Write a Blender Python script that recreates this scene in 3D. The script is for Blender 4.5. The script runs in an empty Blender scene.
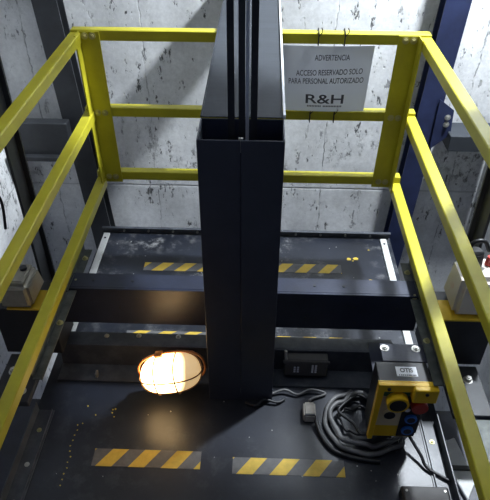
import bpy, bmesh, math, random
from mathutils import Vector, Matrix
random.seed(7)
SC = bpy.context.scene
COL = SC.collection
PI = math.pi

# ------------------------------------------------------------------ camera
CAM_F = 588.262
CAM_M = Matrix(((0.9994617753238695, 0.032538694561628, 0.004170494297356735),
                (-0.023351386998029473, 0.6163803927648722, 0.7871022323309027),
                (-0.023040668213562394, 0.7867759813131353, -0.6168084652767223)))
CAM_P = Vector((0.0556943, 0.0, 1.86434265))
cd = bpy.data.cameras.new('camera')
cam = bpy.data.objects.new('camera', cd); COL.objects.link(cam)
r_, u_, f_ = CAM_M[0], CAM_M[1], CAM_M[2]
mw = Matrix(((r_[0], u_[0], -f_[0], CAM_P.x), (r_[1], u_[1], -f_[1], CAM_P.y), (r_[2], u_[2], -f_[2], CAM_P.z), (0, 0, 0, 1)))
cam.matrix_world = mw
cd.sensor_fit = 'VERTICAL'; cd.sensor_height = 24.0
cd.lens = 24.0 * CAM_F / 500.0
cd.clip_start = 0.05
SC.camera = cam

# ------------------------------------------------------------------ world, lights, exposure
w = bpy.data.worlds.new('world'); SC.world = w; w.use_nodes = True
bg = w.node_tree.nodes['Background']
bg.inputs[0].default_value = (0.45, 0.58, 1.0, 1); bg.inputs[1].default_value = 0.075
SC.view_settings.view_transform = 'Standard'; SC.view_settings.look = 'None'
SC.view_settings.exposure = 0.0; SC.view_settings.gamma = 1.0
SC.view_settings.use_curve_mapping = False

def lamp(name, kind, loc, energy, color, target=None, **kw):
    d = bpy.data.lights.new(name, kind); d.energy = energy; d.color = color
    for k, v in kw.items(): setattr(d, k, v)
    o = bpy.data.objects.new(name, d); COL.objects.link(o); o.location = loc
    if target is not None:
        o.rotation_euler = (Vector(target) - Vector(loc)).to_track_quat('-Z', 'Y').to_euler()
    return o
# the shaft's work light on the right-hand wall, above the frame
lamp('shaft_light', 'SPOT', (1.30, 2.42, 2.70), 640, (0.86, 0.93, 1.0), (1.20, 2.872, 1.70), shadow_soft_size=0.09, spot_size=math.radians(105), spot_blend=0.12)
# added soft fill high over the car roof, not a lamp of the shaft
lamp('overhead_fill', 'AREA', (-0.1, 1.5, 3.5), 12, (0.80, 0.88, 1.0), (0, 1.3, 0.0), size=0.9)

# ------------------------------------------------------------------ material helpers
def nn(nt, t, **kw):
    n = nt.nodes.new(t)
    for k, v in kw.items(): setattr(n, k, v)
    return n
def mat(name, col, rough=0.5, metal=0.0, spec=0.5, var=0.0, vscale=8.0, bump=0.0, bscale=60.0, col2=None, thr=None, scale3=(1, 1, 1), coat=0.0):
    m = bpy.data.materials.new(name); m.use_nodes = True
    nt = m.node_tree; b = nt.nodes['Principled BSDF']
    b.inputs['Roughness'].default_value = rough; b.inputs['Metallic'].default_value = metal
    b.inputs['Specular IOR Level'].default_value = spec
    b.inputs['Coat Weight'].default_value = coat
    tc = nn(nt, 'ShaderNodeTexCoord'); mp = nn(nt, 'ShaderNodeMapping'); mp.inputs['Scale'].default_value = scale3
    nt.links.new(tc.outputs['Object'], mp.inputs[0])
    no = nn(nt, 'ShaderNodeTexNoise'); no.inputs['Scale'].default_value = vscale; no.inputs['Detail'].default_value = 6
    no.inputs['Roughness'].default_value = 0.65
    nt.links.new(mp.outputs[0], no.inputs[0])
    cr = nn(nt, 'ShaderNodeValToRGB')
    a, c = (thr if thr else (0.3, 0.7))
    cr.color_ramp.elements[0].position = a; cr.color_ramp.elements[1].position = c
    c2 = col2 if col2 else tuple(min(1, x * (1 + var)) for x in col)
    c1 = col if col2 else tuple(x * (1 - var) for x in col)
    cr.color_ramp.elements[0].color = (*c1, 1); cr.color_ramp.elements[1].color = (*c2, 1)
    nt.links.new(no.outputs[0], cr.inputs[0]); nt.links.new(cr.outputs[0], b.inputs['Base Color'])
    if bump:
        n2 = nn(nt, 'ShaderNodeTexNoise'); n2.inputs['Scale'].default_value = bscale
        nt.links.new(mp.outputs[0], n2.inputs[0])
        bp = nn(nt, 'ShaderNodeBump'); bp.inputs['Strength'].default_value = bump; bp.inputs['Distance'].default_value = 0.002
        nt.links.new(n2.outputs[0], bp.inputs['Height']); nt.links.new(bp.outputs[0], b.inputs['Normal'])
    return m

def concrete(name, axis, lines_h, lines_v, base=(0.84, 0.85, 0.86)):
    """axis: which object coordinate runs horizontally along the wall (0 = X, 1 = Y)."""
    m = bpy.data.materials.new(name); m.use_nodes = True
    nt = m.node_tree; b = nt.nodes['Principled BSDF']; b.inputs['Roughness'].default_value = 0.75
    L = nt.links.new
    tc = nn(nt, 'ShaderNodeTexCoord'); sep = nn(nt, 'ShaderNodeSeparateXYZ'); L(tc.outputs['Object'], sep.inputs[0])
    H = sep.outputs[axis]; V = sep.outputs[2]
    def math_(op, a, b_=None, c_=None):
        n = nn(nt, 'ShaderNodeMath', operation=op)
        for i, v in enumerate((a, b_, c_)):
            if v is None: continue
            if isinstance(v, (int, float)): n.inputs[i].default_value = v
            else: L(v, n.inputs[i])
        return n.outputs[0]
    def noise(sc, det=4, rough=0.6, s3=(1, 1, 1)):
        mp = nn(nt, 'ShaderNodeMapping'); mp.inputs['Scale'].default_value = s3; L(tc.outputs['Object'], mp.inputs[0])
        n = nn(nt, 'ShaderNodeTexNoise'); n.inputs['Scale'].default_value = sc; n.inputs['Detail'].default_value = det
        n.inputs['Roughness'].default_value = rough; L(mp.outputs[0], n.inputs[0]); return n.outputs[0]
    def ramp(v, a, c, o0=0.0, o1=1.0):
        n = nn(nt, 'ShaderNodeMapRange'); n.inputs[1].default_value = a; n.inputs[2].default_value = c
        n.inputs[3].default_value = o0; n.inputs[4].default_value = o1; L(v, n.inputs[0]); return n.outputs[0]
    mottled = ramp(noise(2.2, 6), 0.3, 0.7, 0.66, 1.12)
    streak = ramp(noise(5.0, 5, 0.6, (1, 1, 0.12)), 0.35, 0.7, 0.86, 1.08)
    fine = ramp(noise(38, 6, 0.75), 0.3, 0.7, 0.84, 1.10)
    v = math_('MULTIPLY', math_('MULTIPLY', mottled, streak), fine)
    # pits and flaked patches, long in the vertical
    pits = ramp(noise(24, 4, 0.75, (1, 1, 0.4)), 0.60, 0.65)
    where = ramp(noise(2.6, 2, 0.5), 0.40, 0.56)
    pit = math_('MULTIPLY', pits, where)
    pits2 = ramp(noise(11, 5, 0.8, (1.6, 1.6, 0.6)), 0.63, 0.67)
    pit = math_('MAXIMUM', pit, pits2)
    pits3 = math_('MULTIPLY', ramp(noise(17, 6, 0.8, (1, 1, 0.6)), 0.53, 0.60), math_('MULTIPLY', ramp(V, -0.05, 0.05), ramp(V, 0.22, 0.42, 1.0, 0.0)))
    pit = math_('MAXIMUM', pit, math_('MULTIPLY', math_('MULTIPLY', pits3, ramp(noise(3.1, 2), 0.44, 0.56)), 0.9))
    wob = math_('MULTIPLY', math_('SUBTRACT', noise(9, 5), 0.5), 0.05)
    for z in lines_h:
        d = math_('ABSOLUTE', math_('SUBTRACT', math_('ADD', V, math_('MULTIPLY', wob, 0.25)), z))
        pit = math_('MAXIMUM', pit, ramp(d, 0.002, 0.008, 0.35, 0.0))
    for x in lines_v:
        d = math_('ABSOLUTE', math_('SUBTRACT', math_('ADD', H, wob), x))
        pit = math_('MAXIMUM', pit, math_('MULTIPLY', ramp(d, 0.001, 0.0045, 0.6, 0.0), ramp(noise(20, 2), 0.42, 0.55, 0.2, 1.0)))
    pc = ramp(pit, 0, 1, 1.0, 0.16)
    v = math_('MULTIPLY', v, pc)
    mx = nn(nt, 'ShaderNodeVectorMath', operation='SCALE'); mx.inputs[0].default_value = base; L(v, mx.inputs['Scale'])
    L(mx.outputs[0], b.inputs['Base Color'])
    bp = nn(nt, 'ShaderNodeBump'); bp.inputs['Strength'].default_value = 0.6; bp.inputs['Distance'].default_value = 0.01
    L(math_('ADD', math_('MULTIPLY', pit, -1.0), math_('MULTIPLY', noise(6, 6), 0.6)), bp.inputs['Height']); L(bp.outputs[0], b.inputs['Normal'])
    return m

M = {}
M['steel'] = mat('dark_blue_steel', (0.019, 0.024, 0.046), 0.42, 0.0, 0.5, 0.35, 6, 0.15, 120)
M['housing'] = mat('housing_dark_paint', (0.042, 0.048, 0.068), 0.42, 0.0, 0.5, 0.2, 4, 0.15, 120)
M['steel_worn'] = mat('worn_dark_steel', (0.045, 0.050, 0.062), 0.38, 0.0, 0.5, col2=(0.10, 0.11, 0.125), thr=(0.42, 0.75), vscale=14)
M['col_blue'] = mat('blue_black_column_paint', (0.018, 0.026, 0.075), 0.5, var=0.3, vscale=9)
M['bar'] = mat('dull_black_steel', (0.022, 0.024, 0.028), 0.5, var=0.4, vscale=9)
M['angle'] = mat('grey_primer_steel', (0.06, 0.07, 0.065), 0.35, 0.3, col2=(0.16, 0.17, 0.16), thr=(0.4, 0.75), vscale=18)
M['plate'] = mat('grey_painted_sheet', (0.040, 0.045, 0.053), 0.6, 0.0, 0.2, var=0.12, vscale=5, bump=0.3, bscale=14, scale3=(1, 3, 1))
M['plate_edge'] = mat('bright_strip_and_lit_flange', (0.75, 0.77, 0.8), 0.3, 0.2, var=0.1)  # bright strip metal; on the right flange it stands in for light
M['yellow'] = mat('yellow_gloss_paint', (0.43, 0.38, 0.022), 0.38, 0.0, 0.4, col2=(0.54, 0.49, 0.03), thr=(0.35, 0.7), vscale=7, bump=0.1, bscale=30)
M['yellow_plate'] = mat('ochre_yellow_paint', (0.78, 0.52, 0.03), 0.5, var=0.15, vscale=12)
M['tape_y'] = mat('tape_yellow', (0.62, 0.42, 0.05), 0.6, var=0.15, vscale=30)
M['tape_k'] = mat('tape_grey_black', (0.09, 0.09, 0.095), 0.6, col2=(0.14, 0.14, 0.14), vscale=30)
M['bolt'] = mat('zinc_bolt', (0.55, 0.54, 0.50), 0.32, 0.8, var=0.15)
M['bolt_y'] = mat('yellow_passivated_bolt', (0.50, 0.46, 0.22), 0.35, 0.5, var=0.2)
M['white'] = mat('white_strip', (0.62, 0.63, 0.62), 0.5, col2=(0.45, 0.45, 0.44), thr=(0.5, 0.75), vscale=20)
M['belt'] = mat('black_rubber_belt', (0.020, 0.022, 0.028), 0.55, var=0.4, vscale=30, scale3=(1, 1, .3))
M['orange'] = mat('orange_lamp_plastic', (0.55, 0.19, 0.05), 0.4, var=0.1)
M['wire'] = mat('lamp_guard_wire', (0.22, 0.12, 0.05), 0.4, 0.4, var=0.1)
M['black'] = mat('black_plastic', (0.012, 0.012, 0.014), 0.4, var=0.3)
M['socket'] = mat('dark_grey_plastic', (0.075, 0.07, 0.068), 0.45, var=0.25)
M['cable'] = mat('grey_cable_sheath', (0.13, 0.13, 0.132), 0.5, var=0.25, vscale=20)
M['plug'] = mat('dirty_grey_plug', (0.42, 0.39, 0.34), 0.5, var=0.2, vscale=30)
M['box_y'] = mat('yellow_box_paint', (0.90, 0.56, 0.02), 0.35, var=0.08)
M['box_panel'] = mat('beige_panel', (0.72, 0.60, 0.38), 0.5, var=0.1)
M['blue'] = mat('blue_button', (0.03, 0.18, 0.60), 0.35, var=0.1)
M['red'] = mat('red_button', (0.45, 0.03, 0.02), 0.35, var=0.1)
M['green'] = mat('green_panel', (0.02, 0.12, 0.07), 0.5, var=0.2)
M['paper'] = mat('laminated_paper', (0.52, 0.53, 0.56), 0.35, var=0.04, vscale=4)
M['ink'] = mat('grey_print', (0.09, 0.09, 0.10), 0.6)
M['label'] = mat('white_label', (0.90, 0.91, 0.93), 0.5, var=0.03)
M['oiler'] = mat('cloudy_oiler_plastic', (0.26, 0.245, 0.20), 0.35, var=0.2, vscale=18)
M['oiler_w'] = mat('white_oiler_plastic', (0.75, 0.70, 0.64), 0.35, col2=(0.62, 0.36, 0.26), thr=(0.55, 0.75), vscale=9)
M['speck'] = mat('yellow_paint_speck', (0.65, 0.46, 0.05), 0.5, var=0.1)
M['dust'] = mat('pale_debris', (0.4, 0.4, 0.38), 0.8, var=0.2)

def floor_mat():
    m = mat('black_steel_floor', (0.013, 0.016, 0.025), 0.36, 0.0, 0.5, 0.4, 3, 0.12, 90)
    nt = m.node_tree; b = nt.nodes['Principled BSDF']; L = nt.links.new
    old = b.inputs['Base Color'].links[0].from_socket
    tc = [n for n in nt.nodes if n.type == 'TEX_COORD'][0]
    n1 = nn(nt, 'ShaderNodeTexNoise'); n1.inputs['Scale'].default_value = 16; n1.inputs['Detail'].default_value = 8; n1.inputs['Roughness'].default_value = 0.75
    n2 = nn(nt, 'ShaderNodeTexNoise'); n2.inputs['Scale'].default_value = 3.2; n2.inputs['Detail'].default_value = 3
    L(tc.outputs['Object'], n1.inputs[0]); L(tc.outputs['Object'], n2.inputs[0])
    r1 = nn(nt, 'ShaderNodeMapRange'); r1.inputs[1].default_value = 0.50; r1.inputs[2].default_value = 0.72; L(n1.outputs[0], r1.inputs[0])
    r2 = nn(nt, 'ShaderNodeMapRange'); r2.inputs[1].default_value = 0.42; r2.inputs[2].default_value = 0.62; L(n2.outputs[0], r2.inputs[0])
    # more dust towards the rear of the roof, where nobody steps
    sp = nn(nt, 'ShaderNodeSeparateXYZ'); L(tc.outputs['Object'], sp.inputs[0])
    r3 = nn(nt, 'ShaderNodeMapRange'); r3.inputs[1].default_value = 1.5; r3.inputs[2].default_value = 2.1; r3.inputs[3].default_value = 0.12; L(sp.outputs[1], r3.inputs[0])
    mu = nn(nt, 'ShaderNodeMath', operation='MULTIPLY'); L(r1.outputs[0], mu.inputs[0]); L(r2.outputs[0], mu.inputs[1])
    mu2 = nn(nt, 'ShaderNodeMath', operation='MULTIPLY'); L(mu.outputs[0], mu2.inputs[0]); L(r3.outputs[0], mu2.inputs[1])
    mx = nn(nt, 'ShaderNodeMix', data_type='RGBA'); L(mu2.outputs[0], mx.inputs[0]); L(old, mx.inputs[6]); mx.inputs[7].default_value = (0.36, 0.36, 0.36, 1)
    L(mx.outputs[2], b.inputs['Base Color'])
    ad = nn(nt, 'ShaderNodeMath', operation='MULTIPLY_ADD'); L(mu2.outputs[0], ad.inputs[0]); ad.inputs[1].default_value = 0.4; ad.inputs[2].default_value = 0.36
    L(ad.outputs[0], b.inputs['Roughness'])
    return m
M['floor'] = floor_mat()

def paper_mat():
    m = M['paper']; nt = m.node_tree; b = nt.nodes['Principled BSDF']; out = nt.nodes['Material Output']
    t = nn(nt, 'ShaderNodeBsdfTranslucent'); t.inputs[0].default_value = (0.80, 0.82, 0.86, 1)
    x = nn(nt, 'ShaderNodeMixShader'); x.inputs[0].default_value = 0.5
    nt.links.new(b.outputs[0], x.inputs[1]); nt.links.new(t.outputs[0], x.inputs[2]); nt.links.new(x.outputs[0], out.inputs[0])
paper_mat()

# ------------------------------------------------------------------ mesh helpers
def bevel_all(bm, w_, seg=1):
    if w_ > 0:
        bmesh.ops.bevel(bm, geom=list(bm.edges), offset=w_, segments=seg, affect='EDGES', clamp_overlap=True, profile=0.6)
def box(x0, x1, y0, y1, z0, z1, bev=0.0, bm=None, mi=0, mtx=None):
    t = bmesh.new(); bmesh.ops.create_cube(t, size=1)
    bmesh.ops.scale(t, vec=(abs(x1 - x0), abs(y1 - y0), abs(z1 - z0)), verts=t.verts)
    bmesh.ops.translate(t, vec=((x0 + x1) / 2, (y0 + y1) / 2, (z0 + z1) / 2), verts=t.verts)
    bevel_all(t, bev)
    if mtx is not None: bmesh.ops.transform(t, matrix=mtx, verts=t.verts)
    for f in t.faces: f.material_index = mi
    return merge(bm, t)
def merge(bm, t):
    if bm is None: return t
    me = bpy.data.meshes.new('tmp'); t.to_mesh(me); t.free(); bm.from_mesh(me); bpy.data.meshes.remove(me); return bm
def cyl(c0, c1, r, seg=16, r2=None, bm=None, mi=0, bev=0):
    c0, c1 = Vector(c0), Vector(c1); d = c1 - c0
    t = bmesh.new(); bmesh.ops.create_cone(t, cap_ends=True, segments=seg, radius1=r, radius2=r if r2 is None else r2, depth=d.length)
    if bev: bmesh.ops.bevel(t, geom=[e for e in t.edges if len(e.link_faces) == 2 and e.calc_face_angle() > 1.0], offset=bev, segments=2, affect='EDGES')
    q = Vector((0, 0, 1)).rotation_difference(d.normalized()).to_matrix().to_4x4()
    bmesh.ops.transform(t, matrix=Matrix.Translation((c0 + c1) / 2) @ q, verts=t.verts)
    for f in t.faces: f.material_index = mi
    return merge(bm, t)
def tube(pts, r, seg=8, closed=False, bm=None, sub=6):
    """swept tube along a smooth (Catmull-Rom) path"""
    P = [Vector(p) for p in pts]; n = len(P); out = []
    rng = range(n if closed else n - 1)
    for i in rng:
        p0 = P[(i - 1) % n] if closed or i > 0 else P[0]; p1 = P[i]; p2 = P[(i + 1) % n]
        p3 = P[(i + 2) % n] if closed or i + 2 < n else P[-1]
        for s in range(sub):
            t = s / sub
            out.append(0.5 * ((2 * p1) + (-p0 + p2) * t + (2 * p0 - 5 * p1 + 4 * p2 - p3) * t * t + (-p0 + 3 * p1 - 3 * p2 + p3) * t ** 3))
    if not closed: out.append(P[-1].copy())
    t = bmesh.new(); rings = []; m = len(out)
    up = Vector((0, 0, 1))
    for i, p in enumerate(out):
        a = out[(i - 1) % m] if closed or i > 0 else p; b = out[(i + 1) % m] if closed or i < m - 1 else p
        d = (b - a).normalized()
        if abs(d.dot(up)) > 0.95: up = Vector((1, 0, 0)) if abs(d.x) < 0.9 else Vector((0, 1, 0))
        s = d.cross(up).normalized(); v = s.cross(d).normalized(); up = v
        rings.append([t.verts.new(p + r * (math.cos(k * 2 * PI / seg) * s + math.sin(k * 2 * PI / seg) * v)) for k in range(seg)])
    for i in range(m if closed else m - 1):
        A, B = rings[i], rings[(i + 1) % m]
        for k in range(seg): t.faces.new((A[k], A[(k + 1) % seg], B[(k + 1) % seg], B[k]))
    if not closed: t.faces.new(rings[0][::-1]); t.faces.new(rings[-1])
    return merge(bm, t)
def prism(poly, vec, bev=0.0, bm=None, mi=0):
    """closed polygon of 3-D points extruded by vec"""
    t = bmesh.new(); vec = Vector(vec)
    a = [t.verts.new(Vector(p)) for p in poly]; b = [t.verts.new(Vector(p) + vec) for p in poly]
    t.faces.new(a[::-1]); t.faces.new(b); n = len(a)
    for i in range(n): t.faces.new((a[i], a[(i + 1) % n], b[(i + 1) % n], b[i]))
    bmesh.ops.recalc_face_normals(t, faces=t.faces)
    bevel_all(t, bev)
    for f in t.faces: f.material_index = mi
    return merge(bm, t)
def obj(name, bm, m, parent=None, smooth=False, loc=None):
    me = bpy.data.meshes.new(name)
    bmesh.ops.recalc_face_normals(bm, faces=bm.faces)
    bm.to_mesh(me); bm.free()
    for x in (m if isinstance(m, (list, tuple)) else [m]): me.materials.append(x)
    if smooth:
        for p in me.polygons: p.use_smooth = True
    o = bpy.data.objects.new(name, me); COL.objects.link(o)
    if loc is not None: o.location = loc
    if parent is not None: o.parent = parent
    return o
def tag(o, label, cat, group=None, kind=None):
    o['label'] = label; o['category'] = cat
    if group: o['group'] = group
    if kind: o['kind'] = kind
    return o
def struct(o): o['kind'] = 'structure'; return o
def thing(name, label, cat, loc=(0, 0, 0), group=None, rot=(0, 0, 0)):
    o = bpy.data.objects.new(name, None); COL.objects.link(o); o.location = loc; o.rotation_euler = rot
    o.empty_display_size = 0.05
    return tag(o, label, cat, group)
def rel(parent, o):
    """keep a mesh modelled in world coordinates in place under an unrotated parent"""
    o.location = -Vector(parent.location); return o
def part(name, bm, m, parent, label=None, smooth=False):
    o = obj(name, bm, m, parent, smooth)
    base = Vector((0, 0, 0)); p = parent
    while p is not None: base += Vector(p.location); p = p.parent
    o.location = -base
    if label: o['label'] = label
    return o
def bolt(c, n, r=0.010, h=0.008, washer=True, bm=None):
    c = Vector(c); n = Vector(n).normalized()
    if washer: bm = cyl(c, c + n * 0.002, r * 1.5, 20, bm=bm)
    bm = cyl(c + n * (0.002 if washer else 0), c + n * (0.002 + h), r, 6, bm=bm)
    return cyl(c + n * (0.002 + h), c + n * (0.006 + h), r * 0.55, 12, bm=bm)

# ------------------------------------------------------------------ shaft
WY = 3.05; WX = 1.36
cr = concrete('cast_concrete_rear', 0, (-0.04,), (-0.57, 0.42, -1.185, 1.18))
cs = concrete('cast_concrete_side', 1, (0.05,), (2.1,))
struct(obj('wall_rear', box(-WX - .2, WX + .2, WY, WY + .2, -2.5, 3.6), cr))
struct(obj('wall_left', box(-WX - .2, -WX, .25, WY, -2.5, 3.6), cs))
struct(obj('wall_right', box(WX, WX + .2, .25, WY, -2.5, 3.6), cs))
struct(obj('ceiling', box(-WX - .2, WX + .2, .25, WY + .2, 3.6, 3.8), cs))

# ------------------------------------------------------------------ car roof
fl = box(-0.775, 0.745, 0.55, 2.50, -0.06, 0.0)
FL = struct(obj('floor', fl, M['floor']))
t = obj('trim_1', prism([(-0.775, 2.50, -0.02), (-0.775, 2.512, -0.02), (-0.775, 2.512, 0.035), (-0.775, 2.495, 0.035), (-0.775, 2.495, 0.03), (-0.775, 2.506, 0.03), (-0.775, 2.506, 0.0), (-0.775, 2.50, 0.0)], (1.52, 0, 0)), M['steel_worn']); struct(t)
for i in range(11):
    x = -0.66 + i * 0.13
    struct_b = part('bolt', cyl((x, 2.506, 0.016), (x, 2.497, 0.016), 0.006, 8), M['bolt'], t)
# left edge angle with bolts
for nm, xa, s in (('trim_2', -0.735, 1), ('trim_3', 0.70, -1)):
    b = box(xa - 0.03, xa + 0.03, 0.55, 1.36, 0.0, 0.004)
    box(xa - 0.03 * s - 0.002, xa - 0.03 * s + 0.002, 0.55, 1.36, 0.004, 0.05, bm=b)
    box(xa + 0.022 * s - 0.0015, xa + 0.022 * s + 0.0015, 0.55, 1.36, 0.004, 0.012, bm=b)
    t = struct(obj(nm, b, M['steel_worn']))
    for i in range(4):
        part('bolt', bolt((xa, 0.85 + i * 0.14, 0.004), (0, 0, 1), 0.006, 0.004, True), M['bolt_y'] if i == 3 else M['bolt'], t)

struct(obj('shade_sheet_left', box(-1.16, -.785, .55, 1.52, -.16, -.14, .002), M['steel']))  # added dark sheet standing in for the shade left of the roof
struct(obj('shade_sheet_right', box(.755, 1.13, .55, 1.52, -.16, -.14, .002), M['steel']))  # its counterpart on the right, also added to darken the gap
# paint specks and grit lying on the roof
def blobs(pts, z=0.0):
    bm = bmesh.new()
    for x, y, r in pts:
        n = 7; c = []
        for k in range(n):
            a = k * 2 * PI / n + x * 50; rr = r * random.uniform(0.6, 1.2)
            c.append((x + rr * math.cos(a), y + rr * math.sin(a), z))
        prism(c, (0, 0, 0.0012), bm=bm)
    return bm
sp = [(-0.60 + random.gauss(0, .006), 1.30 - i * 0.022, 0.003) for i in range(12)]
sp += [(-0.50 + random.gauss(0, .05), 1.36 + random.gauss(0, .03), 0.0035) for _ in range(7)]
sp += [(0.51, 2.32, 0.012), (0.545, 2.325, 0.013), (0.60, 2.16, 0.011), (0.53, 2.31, .006), (0.62, 2.40, .005)]
tag(obj('paint_specks', blobs(sp), M['speck']), 'small yellow paint specks spattered on the black car roof', 'paint specks', kind='stuff')
gr = [(random.uniform(-.7, .7), random.uniform(.9, 2.45), random.uniform(.0015, .004)) for _ in range(70)]
tag(obj('grit', blobs(gr), M['dust']), 'pale grit scattered over the black car roof', 'grit', kind='stuff')

# ------------------------------------------------------------------ hazard tapes
def hazard(name, x0, x1, y0, y1, label, ph=0.0, pitch=0.104, lean=0.05, ends=0.008):
    bm = bmesh.new(); zt = 0.0015
    def para(a0, a1, mi):
        # band between slanted lines, clipped to the tape
        pts = [(a0, y0), (a1, y0), (a1 + lean, y1), (a0 + lean, y1)]
        out = []
        def clip(poly, fn):
            res = []
            for i in range(len(poly)):
                p, q = poly[i], poly[(i + 1) % len(poly)]; fp, fq = fn(p), fn(q)
                if fp >= 0: res.append(p)
                if (fp >= 0) != (fq >= 0):
                    s = fp / (fp - fq); res.append((p[0] + s * (q[0] - p[0]), p[1] + s * (q[1] - p[1])))
            return res
        poly = clip(pts, lambda p: p[0] - x0)
        if len(poly) > 2: poly = clip(poly, lambda p: x1 - p[0])
        if len(poly) > 2: prism([(p[0], p[1], 0) for p in poly], (0, 0, zt), bm=bm, mi=mi)
    a = x0 - lean - pitch + ph
    while a < x1 + pitch:
        para(a, a + pitch / 2, 0); para(a + pitch / 2, a + pitch, 1); a += pitch
    o = obj(name, bm, [M['tape_y'], M['tape_k']])
    return tag(o, label, 'hazard tape', 'hazard tape strips on the car roof')
hazard('hazard_tape', -0.512, -0.131, 1.135, 1.204, 'yellow and black hazard tape at the front left, below the lit lamp', 0.064, 0.115)
hazard('hazard_tape', -0.018, 0.373, 1.122, 1.186, 'yellow and black hazard tape at the front centre, near the coiled cable', 0.064, 0.115)
hazard('hazard_tape', -0.509, -0.125, 2.198, 2.259, 'hazard tape strip at the rear left, behind the wide crossbeam', 0.09, 0.112)
hazard('hazard_tape', 0.09, 0.466, 2.208, 2.274, 'hazard tape strip at the rear right, behind the wide crossbeam', 0.085, 0.112)
hazard('hazard_tape', -0.51, -0.125, 1.755, 1.79, 'thin sliver of hazard tape glimpsed between the two beams, left of the column', 0.05, 0.112)
hazard('hazard_tape', 0.10, 0.46, 1.755, 1.778, 'thin sliver of hazard tape glimpsed between the two beams, right of the column', 0.05, 0.112)

# white strips at the roof's rear corners
for s, x0, lab in ((-1, -0.765, 'white metal strip along the left rear edge of the car roof'), (1, 0.69, 'white metal strip along the right rear edge of the car roof')):
    b = box(x0, x0 + 0.032, 1.72, 2.485, 0.0, 0.012, 0.002)
    for yy in (2.44, 2.0): cyl((x0 + .016, yy, 0.012), (x0 + .016, yy, 0.014), 0.006, 12, bm=b, mi=1)
    tag(obj('white_strip', b, [M['white'], M['bar']]), lab, 'metal strip', 'white strips on the roof edges')

# ------------------------------------------------------------------ guard rail
RW = 0.668; RY = 2.315; HS = (1.108, 0.788, 0.478); SS = (1.10, 0.775, 0.45); T = 0.021
G = thing('guard_rail', 'yellow tubular steel guard rail around three sides of the car roof', 'railing', (0, RY, 0))
LX = (-0.675, -0.669, -0.665); RXS = (0.678, 0.674, 0.664)
for k, h in enumerate(HS):
    dz = 0.0
    b = box(LX[k] - T, RXS[k] + T, RY - T, RY + T, h - T, h + T, 0.003)
    part('rear_rail', b, M['yellow'], G)
    xa = LX[k]; xb = RXS[k]
    ysplit = RY - T - 0.002; h = SS[k]
    ln = {0: 0.25, 1: 0.3, 2: 0.42}[k]
    part('side_rail', prism([(xa - T, ysplit, h - T), (xa + T, ysplit, h - T), (xa + T, ysplit, h + T), (xa - T, ysplit, h + T)], (0.004, -(ysplit - ln), 0), 0.003), M['yellow'], G)
    part('side_rail', prism([(xb - T, ysplit, h - T), (xb + T, ysplit, h - T), (xb + T, ysplit, h + T), (xb - T, ysplit, h + T)], (0.0 if k == 0 else -0.01, -(ysplit - ln), 0), 0.003), M['yellow'], G)
# angle-iron posts bolted in front of the rear rails
def post(xt, xb_, s):
    yf = RY - T - 0.006; wd = 0.082; z0, z1 = 0.45, 1.125
    b = bmesh.new()
    # wide flange facing the front, narrow flange turned forward along the outside
    prism([(xb_, yf, z0), (xb_ + s * wd, yf, z0), (xt + s * wd, yf, z1), (xt, yf, z1)], (0, 0.005, 0), bm=b)
    prism([(xb_, yf, z0), (xb_, yf - 0.055, z0), (xt, yf - 0.055, z1), (xt, yf, z1)], (s * 0.005, 0, 0), bm=b)
    p = part('post', b, M['yellow'], G)
    for h in HS:
        f = (h - z0) / (z1 - z0); xx = xb_ + (xt - xb_) * f
        for d in (0.024, 0.054):
            part('bolt', bolt((xx + s * d, yf, h), (0, -1, 0), 0.009, 0.005), M['bolt_y'], p)
post(-0.664, -0.653, 1)
post(0.655, 0.640, -1)
# low struts carrying the rail down to the roof
for s, xx in ((-1, -0.70), (1, 0.69)):
    part('foot', box(xx - .02, xx + .02, 0.45, 0.49, 0.0, 0.428, 0.003), M['yellow'], G)

# steel angles under the low side rails
def rail_angle(x, s, y0, y1, lab):
    b = box(x - 0.002, x + 0.002, y0, y1, 0.382, 0.426)
    if s > 0: box(x, x + 0.032, y0, y1, 0.378, 0.382, bm=b)
    else: box(x - 0.034, x, y0, y1, 0.378, 0.382, bm=b)
    box(x - 0.006, x + 0.006, 1.60, 1.70, 0.392, 0.400, bm=b)
    o = tag(obj('angle_bracket', b, M['angle']), lab, 'bracket', 'angle brackets under the side rails')
    for yy in (y1 - 0.06, y1 - 0.2, y1 - 0.42):
        part('bolt', bolt((x + s * 0.018, yy, 0.382), (0, 0, 1), 0.008, 0.006), M['bolt_y'], o)
rail_angle(-0.655, 1, 1.20, 1.87, 'long dark steel angle bolted beneath the left low yellow rail')
rail_angle(0.655, -1, 1.22, 1.83, 'long dark steel angle bolted beneath the right low yellow rail')

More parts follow.
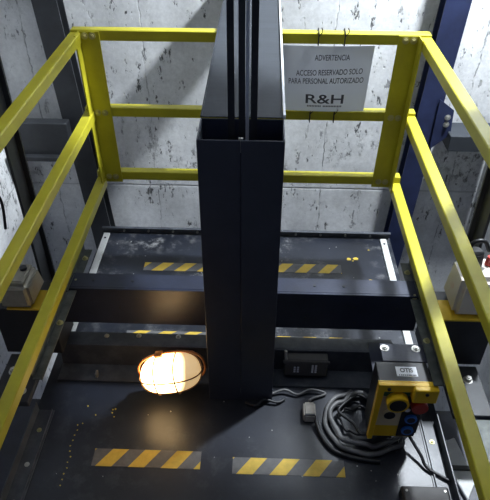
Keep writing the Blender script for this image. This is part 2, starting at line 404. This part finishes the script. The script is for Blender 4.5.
# ------------------------------------------------------------------ crosshead beam
B = thing('steel_beam', 'deep dark steel crossbeam running full width behind the central housing', 'beam', (0, 1.66, 0.21))
b = box(-0.70, 0.665, 1.622, 1.632, 0.212, 0.392, 0.0015)
box(-0.70, 0.665, 1.632, 1.712, 0.384, 0.392, 0.0015, bm=b)
box(-0.70, 0.665, 1.632, 1.712, 0.212, 0.220, 0.0015, bm=b)
part('channel', b, M['steel'], B)
for x, z in ((-.47, .30), (-.40, .35), (.24, .27), (.42, .33), (.43, .25), (.58, .33), (-.2, .25)):
    part('bolt_hole', cyl((x, 1.622, z), (x, 1.6205, z), 0.005, 12), M['bar'], B)
for x in (-.42, .27, .38, -.57):
    part('rivet', cyl((x, 1.67, .392), (x, 1.67, .3945), 0.006, 12), M['bar'], B)
for s, x0, x1 in ((-1, -0.86, -0.70), (1, 0.70, 0.86)):
    part('end_plate', box(x0, x1, 1.53, 1.635, 0.36, 0.368, 0.001), M['yellow_plate'], B, 'yellow painted end plate')
    part('end_channel', box(x0 - .06 * (s < 0), x1 + .06 * (s > 0), 1.54, 1.70, 0.12, 0.355, 0.003), M['bar'], B)

# ------------------------------------------------------------------ low beam
B = thing('steel_beam', 'low dark steel beam lying on the roof in front of the deep crossbeam', 'beam', (0, 1.59, 0))
b = box(-0.735, 0.60, 1.590, 1.597, 0.0, 0.12, 0.001)
box(-0.735, 0.60, 1.597, 1.662, 0.113, 0.12, 0.001, bm=b)
box(-0.735, 0.60, 1.505, 1.590, 0.0, 0.006, 0.001, bm=b)
part('profile', b, M['steel_worn'], B)
for x, y in ((-.42, 1.645), (-.26, 1.645), (-.55, 1.64)):
    part('bolt', bolt((x, y, .12), (0, 0, 1), 0.007, 0.004), M['bolt'], B)
for x in (-.58, -.36):
    part('clip', box(x - .004, x + .004, 1.515, 1.54, .006, .03, .001), M['bolt'], B)

# ------------------------------------------------------------------ central housing
HX = 0.121; HY0, HY1, HZ = 1.435, 1.597, 1.115
H = thing('steel_housing', 'tall dark steel box housing with open top in the middle of the roof', 'housing', (0, 1.5, 0))
yt = 0.0025
for side, x0, x1 in (('l', -HX, -0.0006), ('r', 0.0006, HX)):
    part('front_panel', box(x0, x1, HY0, HY0 + 0.004, 0.0, HZ, 0.0012), M['housing'], H)
for s in (-1, 1):
    x = s * HX
    part('side_panel', box(x - .004 * (s > 0), x + .004 * (s < 0), HY0 + .004, HY1 - .03, 0.0, HZ, 0.0008), M['housing'], H)
part('rear_panel', box(-HX, HX, HY1 - .03, HY1 - .026, 0.39, HZ, 0.0008), M['steel'], H)
part('seam_clip', box(-0.006, 0.006, HY0 + 0.004, HY0 + 0.012, HZ - 0.04, HZ + 0.004, 0.001), M['bolt'], H)
# bridge plate behind the housing
P = thing('bridge_plate', 'grey sheet plate running level from the housing top back to the wall', 'plate', (0, 2.2, HZ))
PYA, PYB = HY1 - .024, WY - 0.005
def slope_box(x0, x1, za, zb):
    ra, rb = 0.0, 0.042
    return prism([(x0, PYA, HZ + ra + za), (x0, PYB, HZ + rb + za), (x0, PYB, HZ + rb + zb), (x0, PYA, HZ + ra + zb)], (x1 - x0, 0, 0), 0.0008)
part('top_sheet', slope_box(-HX + .004, HX - .004, 0.0, .004), M['plate'], P)
part('side_flange', slope_box(HX - .0035, HX + .004, -.001, .012), M['plate_edge'], P, 'sheet flange with its lit brightness put into the colour')  # light on the right flange is put into its bright colour
part('side_flange', slope_box(-HX - .001, -HX + .0035, -.001, .006), M['plate'], P)
# hoisting belts
for i, (x, wd, y) in enumerate(((-0.030, 0.0095, 1.535), (0.000, 0.0090, 1.53), (0.034, 0.0095, 1.535))):
    lab = ('leftmost of the three black hoist belts dropping into the housing', 'middle black hoist belt, beside the bright guide strip', 'rightmost of the three black hoist belts dropping into the housing')[i]
    b = box(x - wd, x + wd, y - .0015, y + .0015, 0.13, 3.59)
    tag(obj('hoist_belt', b, M['belt']), lab, 'belt', 'hoist belts')
tag(obj('guide_strip', box(0.0105, 0.0125, 1.531, 1.534, 0.95, 3.59, bm=box(0.0175, 0.0200, 1.531, 1.534, 0.95, 3.59, bm=box(0.0105, 0.0200, 1.534, 1.5345, 0.95, 3.59))), M['plate_edge']), 'thin bright grooved metal strip hanging between the middle and right belts', 'strip')

# ------------------------------------------------------------------ shaft columns, bracket arms, guide rails
def column(xb_, xt, wd, y, lab, m, depth=0.10):
    b = bmesh.new(); z0, z1 = -2.4, 3.59
    def xx(z): return xb_ + (xt - xb_) * (z + 0.5) / 1.6
    for (a, c, ya, yb) in ((0, wd, y, y + .01), (0, wd, y + depth - .01, y + depth), (wd * .42, wd * .58, y + .01, y + depth - .01)):
        prism([(xx(z0) + a, ya, z0), (xx(z0) + c, ya, z0), (xx(z1) + c, ya, z1), (xx(z1) + a, ya, z1)], (0, yb - ya, 0), bm=b)
    return tag(obj('steel_column', b, m), lab, 'column')
column(-0.975, -1.068, 0.122, 2.93, 'black steel column on the rear wall behind the left corner of the rail', M['bar'])
CR = column(0.835, 0.912, 0.120, 2.93, 'blue-black steel column on the rear wall behind the right corner of the rail', M['col_blue'])
A = thing('wall_arm', 'short black steel arm jutting left from the left wall column', 'bracket arm', (-1.1, 2.86, .4))
part('channel', box(-1.34, -0.99, 2.86, 2.925, 0.26, 0.45, 0.003), M['bar'], A)
part('lower_lip', box(-1.34, -1.06, 2.82, 2.86, 0.24, 0.265, 0.002), M['bar'], A)
A = thing('wall_arm', 'short grey arm with pale top reaching right from the right wall column', 'bracket arm', (1.1, 2.86, .4))
part('channel', box(1.06, 1.345, 2.86, 3.03, 0.33, 0.42, 0.003), M['plate'], A)
part('gusset', prism([(.98, 2.925, .60), (1.065, 2.925, .54), (1.075, 2.925, .40), (.98, 2.925, .31)], (0, -.008, 0)), M['col_blue'], A)
for z in (.50, .46): part('bolt', bolt((1.04, 2.917, z), (0, -1, 0), .011, .008), M['bolt'], A)
# T-shaped guide rails behind the oilers
for s, lab in ((-1, 'dark steel guide rail rising behind the left oiler'), (1, 'dark steel guide rail rising behind the right oiler')):
    x = -0.832 if s < 0 else 0.90
    b = box(x - .005, x + .005, 1.80, 1.88, -2.4, 3.59)
    b = box(x - .024, x + .024, 1.88, 1.89, -2.4, 3.59, bm=b)
    tag(obj('guide_rail', b, M['bar']), lab, 'guide rail', 'car guide rails')

# ------------------------------------------------------------------ oilers on the guide shoes
def rounded(x0, x1, y0, y1, z0, z1, taper, bev):
    t = bmesh.new(); bmesh.ops.create_cube(t, size=1)
    for v in t.verts:
        if v.co.z > 0: v.co.x *= taper; v.co.y *= taper
    bmesh.ops.scale(t, vec=(x1 - x0, y1 - y0, z1 - z0), verts=t.verts)
    bmesh.ops.translate(t, vec=((x0 + x1) / 2, (y0 + y1) / 2, (z0 + z1) / 2), verts=t.verts)
    bmesh.ops.bevel(t, geom=list(t.edges), offset=bev, segments=3, affect='EDGES', clamp_overlap=True)
    return t
O = thing('guide_oiler', 'cloudy grey plastic oiler box at the left end of the crossbeam', 'oiler', (-.82, 1.6, .37))
part('tank', rounded(-.885, -.755, 1.52, 1.68, .371, .47, .82, .016), M['oiler'], O, smooth=False)
part('lid', rounded(-.862, -.778, 1.545, 1.655, .47, .482, .95, .005), M['oiler'], O)
part('filler_cap', cyl((-.80, 1.62, .482), (-.80, 1.62, .492), .013, 16), M['bar'], O)
O = thing('guide_oiler', 'whitish plastic oiler bottle with black cap at the right end of the crossbeam', 'oiler', (.83, 1.62, .37))
part('tank', rounded(.755, .90, 1.54, 1.70, .371, .54, .85, .018), M['oiler_w'], O)
part('cap', cyl((.815, 1.64, .54), (.815, 1.64, .60), .034, 20, .028, bev=.004), M['black'], O, 'black screw cap')
part('handle', tube([(.78, 1.64, .59), (.80, 1.64, .635), (.835, 1.64, .64), (.86, 1.64, .60)], .008), M['black'], O, smooth=True)
part('nozzle', cyl((.87, 1.64, .53), (.87, 1.64, .575), .014, 12, .009), M['red'], O, 'red nozzle')
# roller guide fasteners seen left of the low rail
R_ = thing('guide_shoe', 'dark guide shoe with zinc nuts below the left oiler', 'guide shoe', (-.82, 1.45, .12))
part('plate', box(-.90, -.76, 1.30, 1.53, .10, .125, .003), M['bar'], R_)
for x, y in ((-.86, 1.44), (-.82, 1.40), (-.80, 1.35), (-.845, 1.345)):
    part('nut', bolt((x, y, .125), (0, 0, 1), .012, .014), M['bolt'], R_)
R_ = thing('guide_shoe', 'dark guide shoe below the right oiler', 'guide shoe', (.82, 1.45, .12))
part('plate', box(.76, .90, 1.30, 1.53, .10, .125, .003), M['bar'], R_)
for x, y in ((.85, 1.46), (.80, 1.38)):
    part('nut', bolt((x, y, .125), (0, 0, 1), .012, .014), M['bolt'], R_)

# ------------------------------------------------------------------ lit bulkhead lamp
LC = Vector((-0.258, 1.425, 0.162))
LP = thing('caged_lamp', 'glowing oval lamp with wire guard fixed to the low beam', 'lamp', LC, rot=(math.radians(-8), math.radians(-11), 0))
def ellipsoid(a, b_, c, cut=None, us=32, vs=20, p=2.0):
    t = bmesh.new(); bmesh.ops.create_uvsphere(t, u_segments=us, v_segments=vs, radius=1)
    for v in t.verts:
        x, y, z = v.co
        def se(q): return math.copysign(abs(q) ** (2 / p), q)
        v.co = Vector((se(x) * a, se(y) * b_, se(z) * c))
    return t
m = bpy.data.materials.new('lit_frosted_glass'); m.use_nodes = True
nt = m.node_tree; b_ = nt.nodes['Principled BSDF']
b_.inputs['Base Color'].default_value = (0.9, 0.75, 0.5, 1); b_.inputs['Roughness'].default_value = 0.3
tc = nn(nt, 'ShaderNodeTexCoord'); vm = nn(nt, 'ShaderNodeVectorMath', operation='DISTANCE'); vm.inputs[1].default_value = (-0.040, -0.03, 0.03)
nt.links.new(tc.outputs['Object'], vm.inputs[0])
rm = nn(nt, 'ShaderNodeMapRange'); rm.inputs[1].default_value = 0.055; rm.inputs[2].default_value = 0.115; rm.inputs[3].default_value = 17.0; rm.inputs[4].default_value = 0.55
nt.links.new(vm.outputs['Value'], rm.inputs[0]); nt.links.new(rm.outputs[0], b_.inputs['Emission Strength'])
b_.inputs['Emission Color'].default_value = (1.0, 0.66, 0.30, 1)
M['glow'] = m
GA, GB, GC = 0.112, 0.072, 0.066
obj('glass', ellipsoid(GA, GB, GC, p=2.5), m, LP, smooth=True)
# cage
cg = bmesh.new()
def ring(fn, n=28): return [fn(2 * PI * k / n) for k in range(n)]
def se(q, p=2.5): return math.copysign(abs(q) ** (2 / p), q)
for x in (-0.045, 0.03):
    s = (1 - (abs(x) / (GA + .006)) ** 2.5) ** (1 / 2.5)
    tube(ring(lambda a: (x, se(math.cos(a)) * (GB + .006) * s, se(math.sin(a)) * (GC + .006) * s)), 0.0026, 6, True, bm=cg, sub=2)
for ang in (-38, 12):
    q = math.radians(ang)
    tube(ring(lambda a: (se(math.cos(a)) * (GA + .006), -se(math.sin(a)) * (GB + .006) * math.cos(q), se(math.sin(a)) * (GC + .006) * math.sin(q))), 0.0026, 6, True, bm=cg, sub=2)
obj('wire_guard', cg, M['wire'], LP, smooth=True)
# base dish against the beam and hinged clamp rim
bs = bmesh.new()
rim = ring(lambda a: (se(math.cos(a)) * (GA + .012), 0.022 + 0.010 * math.cos(a), se(math.sin(a)) * (GC + .012)), 36)
tube(rim, 0.0045, 8, True, bm=bs, sub=2)
obj('rim', bs, M['orange'], LP, smooth=True)
d = box(-.085, .09, .03, .085, -.05, .035, .012)
obj('base', d, M['orange'], LP)
obj('clamp', box(-.045, -.015, .0, .03, GC + .006, GC + .020, .003), M['orange'], LP)
tag(obj('lamp_bracket', box(-.30, -.20, 1.512, 1.589, .0065, .09, .003), M['steel']), 'small dark block carrying the glowing caged lamp', 'bracket')

# ------------------------------------------------------------------ socket box
S = thing('socket_box', 'small dark grey socket box under the low beam, right of the housing', 'socket box', (.255, 1.56, .05))
part('case', box(.168, .338, 1.545, 1.588, .02, .112, .004), M['socket'], S)
part('case_rim', box(.162, .344, 1.538, 1.545, .098, .114, .002), M['socket'], S)
for x, n in ((.205, 3), (.275, 4)):
    b = bmesh.new()
    for i in range(n):
        for j in range(2):
            box(x + j * .013, x + j * .013 + .008, 1.542, 1.545, .045 + i * .012, .052 + i * .012, bm=b)
    part('socket_slots', b, M['label'], S)
part('cable_gland', cyl((.175, 1.55, .112), (.170, 1.56, .15), .006, 12), M['plug'], S)

# ------------------------------------------------------------------ inspection station
def cam_ray(u, v): return (Vector(CAM_M[0]) * ((u - 245) / CAM_F) - Vector(CAM_M[1]) * ((v - 250) / CAM_F) + Vector(CAM_M[2]))
def on_z(u, v, z):
    d = cam_ray(u, v); return CAM_P + d * ((z - CAM_P.z) / d.z)
IB = thing('control_box', 'yellow and black inspection control box with coloured buttons by the right rail', 'control box', (.58, 1.4, .1))
FY = 1.24                                            # upright front face
part('mounting_plate', box(.478, .650, 1.328, 1.408, .362, .368, .0015), M['steel'], IB)
part('hanger', box(.50, .60, 1.408, 1.640, .121, .126, .001, bm=box(.50, .60, 1.408, 1.413, .126, .362, .001)), M['steel'], IB)
for x in (.492, .598): part('bolt', bolt((x, 1.385, .368), (0, 0, 1), .010, .005), M['bolt'], IB)
part('case', box(.452, .622, FY + .004, 1.328, .09, .366, .003), M['black'], IB)
part('bezel', prism([(.450, FY, .37), (.625, FY, .37), (.625, FY, .337), (.472, FY, .337), (.466, FY, .080), (.450, FY, .080)], (0, -.016, 0), .0015), M['box_y'], IB, 'yellow bezel')
part('face_plate', prism([(.450, FY, .37), (.625, FY, .37), (.606, FY, .078), (.450, FY, .078)], (0, .004, 0)), M['box_y'], IB)
part('guard', box(.562, .640, FY - .034, FY - .001, .306, .369, .003), M['box_y'], IB, 'yellow button guard')
part('panel', box(.470, .548, FY - .004, FY - .0005, .145, .333), M['box_panel'], IB, 'beige panel')
part('panel', box(.550, .612, FY - .004, FY - .0005, .085, .30), M['black'], IB, 'black button panel')
part('panel', box(.475, .560, FY - .0065, FY - .004, .305, .332), M['green'], IB, 'dark green strip')
def knob(name, x, z, r, h, m, hole=None, lab=None):
    b = cyl((x, FY - .004, z), (x, FY - h - .004, z), r, 28, bev=.0015)
    o = part(name, b, m, IB, lab)
    if hole: part('opening', cyl((x, FY - h - .004, z), (x, FY - h - .0045, z), r * hole, 24), M['black'], o)
    return o
knob('collar', .520, .292, .036, .032, M['box_y'], .78, 'yellow guard collar')
knob('collar', .508, .212, .024, .010, M['box_panel'], .80, 'beige collar')
knob('stop_button', .596, .270, .027, .026, M['red'], None, 'red stop button')
knob('push_button', .584, .188, .021, .010, M['blue'], .65, 'blue push button')
knob('push_button', .582, .125, .021, .010, M['blue'], .65, 'blue push button')
knob('label_dot', .566, .232, .010, .003, M['label'])
for x in (.485, .602): part('screw', cyl((x, FY - (.016 if x < .55 else .034), .352), (x, FY - (.020 if x < .55 else .038), .352), .006, 12), M['bar'], IB)
# label
lb = part('label_plate', box(.515, .583, 1.266, 1.306, .366, .3672), M['label'], IB, 'white maker label')
def text_bm(s, size, offset=0.0, sx=1.0):
    c = bpy.data.curves.new('t', 'FONT'); c.body = s; c.size = size; c.align_x = 'CENTER'; c.align_y = 'CENTER'; c.offset = offset
    o = bpy.data.objects.new('t', c); COL.objects.link(o)
    dg = bpy.context.evaluated_depsgraph_get(); me = bpy.data.meshes.new_from_object(o.evaluated_get(dg))
    bm = bmesh.new(); bm.from_mesh(me); bpy.data.meshes.remove(me); bpy.data.objects.remove(o); bpy.data.curves.remove(c)
    xs = [v.co.x for v in bm.verts]; cx = (min(xs) + max(xs)) / 2
    for v in bm.verts: v.co.x = (v.co.x - cx) * sx
    bmesh.ops.triangulate(bm, faces=bm.faces)
    return bm, (max(xs) - min(xs)) * sx
bm, wd = text_bm('OTIS', .024, .0009)
for v in bm.verts: v.co = Vector((v.co.x * .042 / wd + .549, v.co.y + 1.290, .3676))
part('lettering', bm, M['ink'], IB)
b = bmesh.new()
for i in range(9): box(.522 + i * .0062, .522 + i * .0065 + random.uniform(.003, .005), 1.268, 1.273, .3672, .3676, bm=b)
part('small_print', b, M['ink'], IB)

# ------------------------------------------------------------------ cables
def ringpath(cx, cy, rx, ry, a0, a1, n, z0=.012, z1=.012, jit=.006):
    out = []
    for k in range(n + 1):
        a = math.radians(a0 + (a1 - a0) * k / n)
        out.append((cx + rx * math.cos(a) + random.gauss(0, jit), cy + ry * math.sin(a) + random.gauss(0, jit), z0 + (z1 - z0) * k / n))
    return out
CB = thing('coiled_cable', 'thick grey cable coiled in loops with a plug, under the control box', 'cable', (.45, 1.33, 0))
pts = [(.275, 1.36, .02)] + [(.30, 1.30, .012)] + [(.36, 1.24, .012)]
p1 = ringpath(.47, 1.345, .155, .135, 100, 400, 18, .010, .012) 
part('loop', tube(p1, .0095, 8), M['cable'], CB, smooth=True)
part('loop', tube(ringpath(.47, 1.345, .13, .112, 60, 330, 16, .027, .020), .0095, 8), M['cable'], CB, smooth=True)
part('loop', tube(ringpath(.48, 1.36, .10, .085, 20, 380, 16, .03, .046, .01), .006, 8), M['black'], CB, smooth=True)
part('loop', tube(ringpath(.44, 1.34, .07, .06, 60, 330, 12, .012, .022, .01), .005, 8), M['black'], CB, smooth=True)
part('lead', tube([(.283, 1.335, .022), (.30, 1.28, .012), (.34, 1.22, .010), (.42, 1.19, .010), (.50, 1.18, .012)], .008, 8), M['black'], CB, smooth=True)
PG = part('plug', rounded(.236, .286, 1.338, 1.412, .002, .04, .86, .006), M['plug'], CB, 'grey cable plug')
part('plug_ribs', box(.242, .280, 1.345, 1.352, .038, .0405), M['bar'], PG)
tag(obj('loose_wire', tube([(.12, 1.46, .01), (.17, 1.475, .02), (.22, 1.46, .012), (.27, 1.48, .02), (.33, 1.47, .01), (.28, 1.445, .012), (.262, 1.425, .02)], .005, 8), M['cable'], smooth=True), 'thin grey wire trailing along the low beam to the plug', 'wire')
tag(obj('loose_wire', tube([(.02, 1.42, .006), (.06, 1.40, .015), (.09, 1.425, .02), (.14, 1.42, .012), (.17, 1.44, .006)], .005, 8), M['bar'], smooth=True), 'short dark wire at the foot of the housing', 'wire')
tag(obj('loose_wire', tube([(.60, 1.27, .06), (.64, 1.20, .03), (.66, 1.16, .012), (.73, 1.11, .012)], .006, 8), M['black'], smooth=True), 'black wire leaving the control box towards the front right corner', 'wire')
tag(obj('loose_wire', tube([(-1.0, 1.9, .75), (-.96, 1.86, .70), (-.93, 1.85, .62), (-.94, 1.84, .5)], .006, 8), M['black'], smooth=True), 'black wire dangling beside the left guide rail', 'wire')

J = tag(obj('pale_bracket', prism([(.79, 1.36, -.139), (.835, 1.38, -.139), (.87, 1.20, -.139), (.82, 1.12, -.139), (.785, 1.24, -.139)], (0, 0, .02), .003), M['white']), 'pale metal bracket with a black strap beyond the right edge of the roof', 'bracket')
part('strap', box(.78, .87, 1.235, 1.255, -.119, -.112, .002), M['black'], J, 'black strap')
J = tag(obj('grey_duct', prism([(.90, 1.50, -.139), (.985, 1.50, -.139), (.99, 1.22, -.139), (.905, 1.26, -.139)], (0, 0, .05), .004), M['angle']), 'grey metal duct lying beyond the right low rail', 'duct')
# small devices in the dark front right corner
J = thing('junction_box', 'black junction box in the front right corner of the roof', 'junction box', (.62, .98, 0))
part('case', box(.545, .70, .92, 1.07, 0.0, .05, .004), M['black'], J)
part('lid', box(.55, .695, .925, 1.065, .05, .055, .002), M['socket'], J)
for x in (.56, .685): part('screw', cyl((x, 1.05, .055), (x, 1.05, .058), .004, 10), M['bolt'], J)
J = thing('cable_gland', 'small pale cable gland beside the black junction box', 'gland', (.455, 1.0, 0))
part('body', cyl((.455, 1.00, 0), (.455, 1.00, .025), .018, 12), M['plug'], J)
part('nut', cyl((.455, 1.00, .025), (.455, 1.00, .035), .013, 6), M['bolt'], J)

# ------------------------------------------------------------------ warning sign
W = thing('warning_sign', 'white laminated warning sign in Spanish hanging from the rear rails', 'sign', (.31, 2.295, .95))
c = [Vector((.130, 2.290, 1.084)), Vector((.487, 2.290, 1.086)), Vector((.476, 2.290, .815)), Vector((.146, 2.290, .815))]   # tl tr br bl
def sg(u, v, n=0.0):
    p = c[0].lerp(c[1], u).lerp(c[3].lerp(c[2], u), v)
    p.y += -n - 0.010 * math.sin(PI * u) + 0.02 * max(0, u - .8) * v * 0
    return p
b = bmesh.new(); NU, NV = 16, 8
g = [[b.verts.new(sg(i / NU, j / NV)) for i in range(NU + 1)] for j in range(NV + 1)]
g2 = [[b.verts.new(sg(i / NU, j / NV, -.0008)) for i in range(NU + 1)] for j in range(NV + 1)]
for j in range(NV):
    for i in range(NU):
        b.faces.new((g[j][i], g[j][i + 1], g[j + 1][i + 1], g[j + 1][i])); b.faces.new((g2[j][i], g2[j + 1][i], g2[j + 1][i + 1], g2[j][i + 1]))
for i in range(NU):
    b.faces.new((g[0][i], g2[0][i], g2[0][i + 1], g[0][i + 1])); b.faces.new((g[NV][i], g[NV][i + 1], g2[NV][i + 1], g2[NV][i]))
for j in range(NV):
    b.faces.new((g[j][0], g[j + 1][0], g2[j + 1][0], g2[j][0])); b.faces.new((g[j][NU], g2[j][NU], g2[j + 1][NU], g[j + 1][NU]))
part('sheet', b, M['paper'], W, smooth=False)
def sign_text(s, uc, vc, width_u, height, off, rise=0.0):
    bm, wd = text_bm(s, 1.0, off)
    ys = [v.co.y for v in bm.verts]; hh = max(ys) - min(ys); yc = (max(ys) + min(ys)) / 2
    for v in bm.verts:
        du = v.co.x / wd * width_u; dv = -(v.co.y - yc) / hh * height
        v.co = sg(uc + du, vc + dv - rise * du, .0012)
    return part('lettering', bm, M['ink'], W)
sign_text('ADVERTENCIA', .55, .165, .39, .085, .012, .02)
sign_text('ACCESO RESERVADO SOLO', .53, .385, .76, .085, .012, .05)
sign_text('PARA PERSONAL AUTORIZADO', .50, .515, .87, .085, .012, .03)
sign_text('R&H', .50, .80, .46, .145, .012, 0)
b = bmesh.new()
for i in range(22):
    if i in (9,): continue
    u = .29 + i * .0195
    vs = [sg(u, .90, .0012), sg(u + .013, .90, .0012), sg(u + .013, .925, .0012), sg(u, .925, .0012)]
    b.faces.new([b.verts.new(p) for p in vs])
part('small_print', b, M['ink'], W)
for (x, z, lab) in ((.268, HS[0], 'black cable tie over the top rear rail, left of the pair'), (.369, HS[0], 'black cable tie over the top rear rail, right of the pair'),
                    (.257, HS[1], 'black cable tie on the middle rear rail, left of the pair'), (.357, HS[1], 'black cable tie on the middle rear rail, right of the pair')):
    e = T + .003; zs = -.016 if z == HS[0] else .05
    pt = [(x, RY - e - .004, z - e + (zs if zs < 0 else 0)), (x, RY - e, z), (x, RY - e, z + e), (x, RY, z + e + .001), (x, RY + e, z + e), (x, RY + e, z - e), (x, RY, z - e - .001), (x, RY - e, z - e)]
    o = obj('cable_tie', tube(pt, .0025, 6, True, sub=3), M['black'], smooth=True)
    tag(o, lab, 'cable tie', 'cable ties holding the sign')
    part('tail', tube([(x, RY - e - .002, z + .01), (x + .012, RY - e - .008, z + .03), (x + .008, RY - e - .006, z + .045)], .002, 6), M['black'], o)
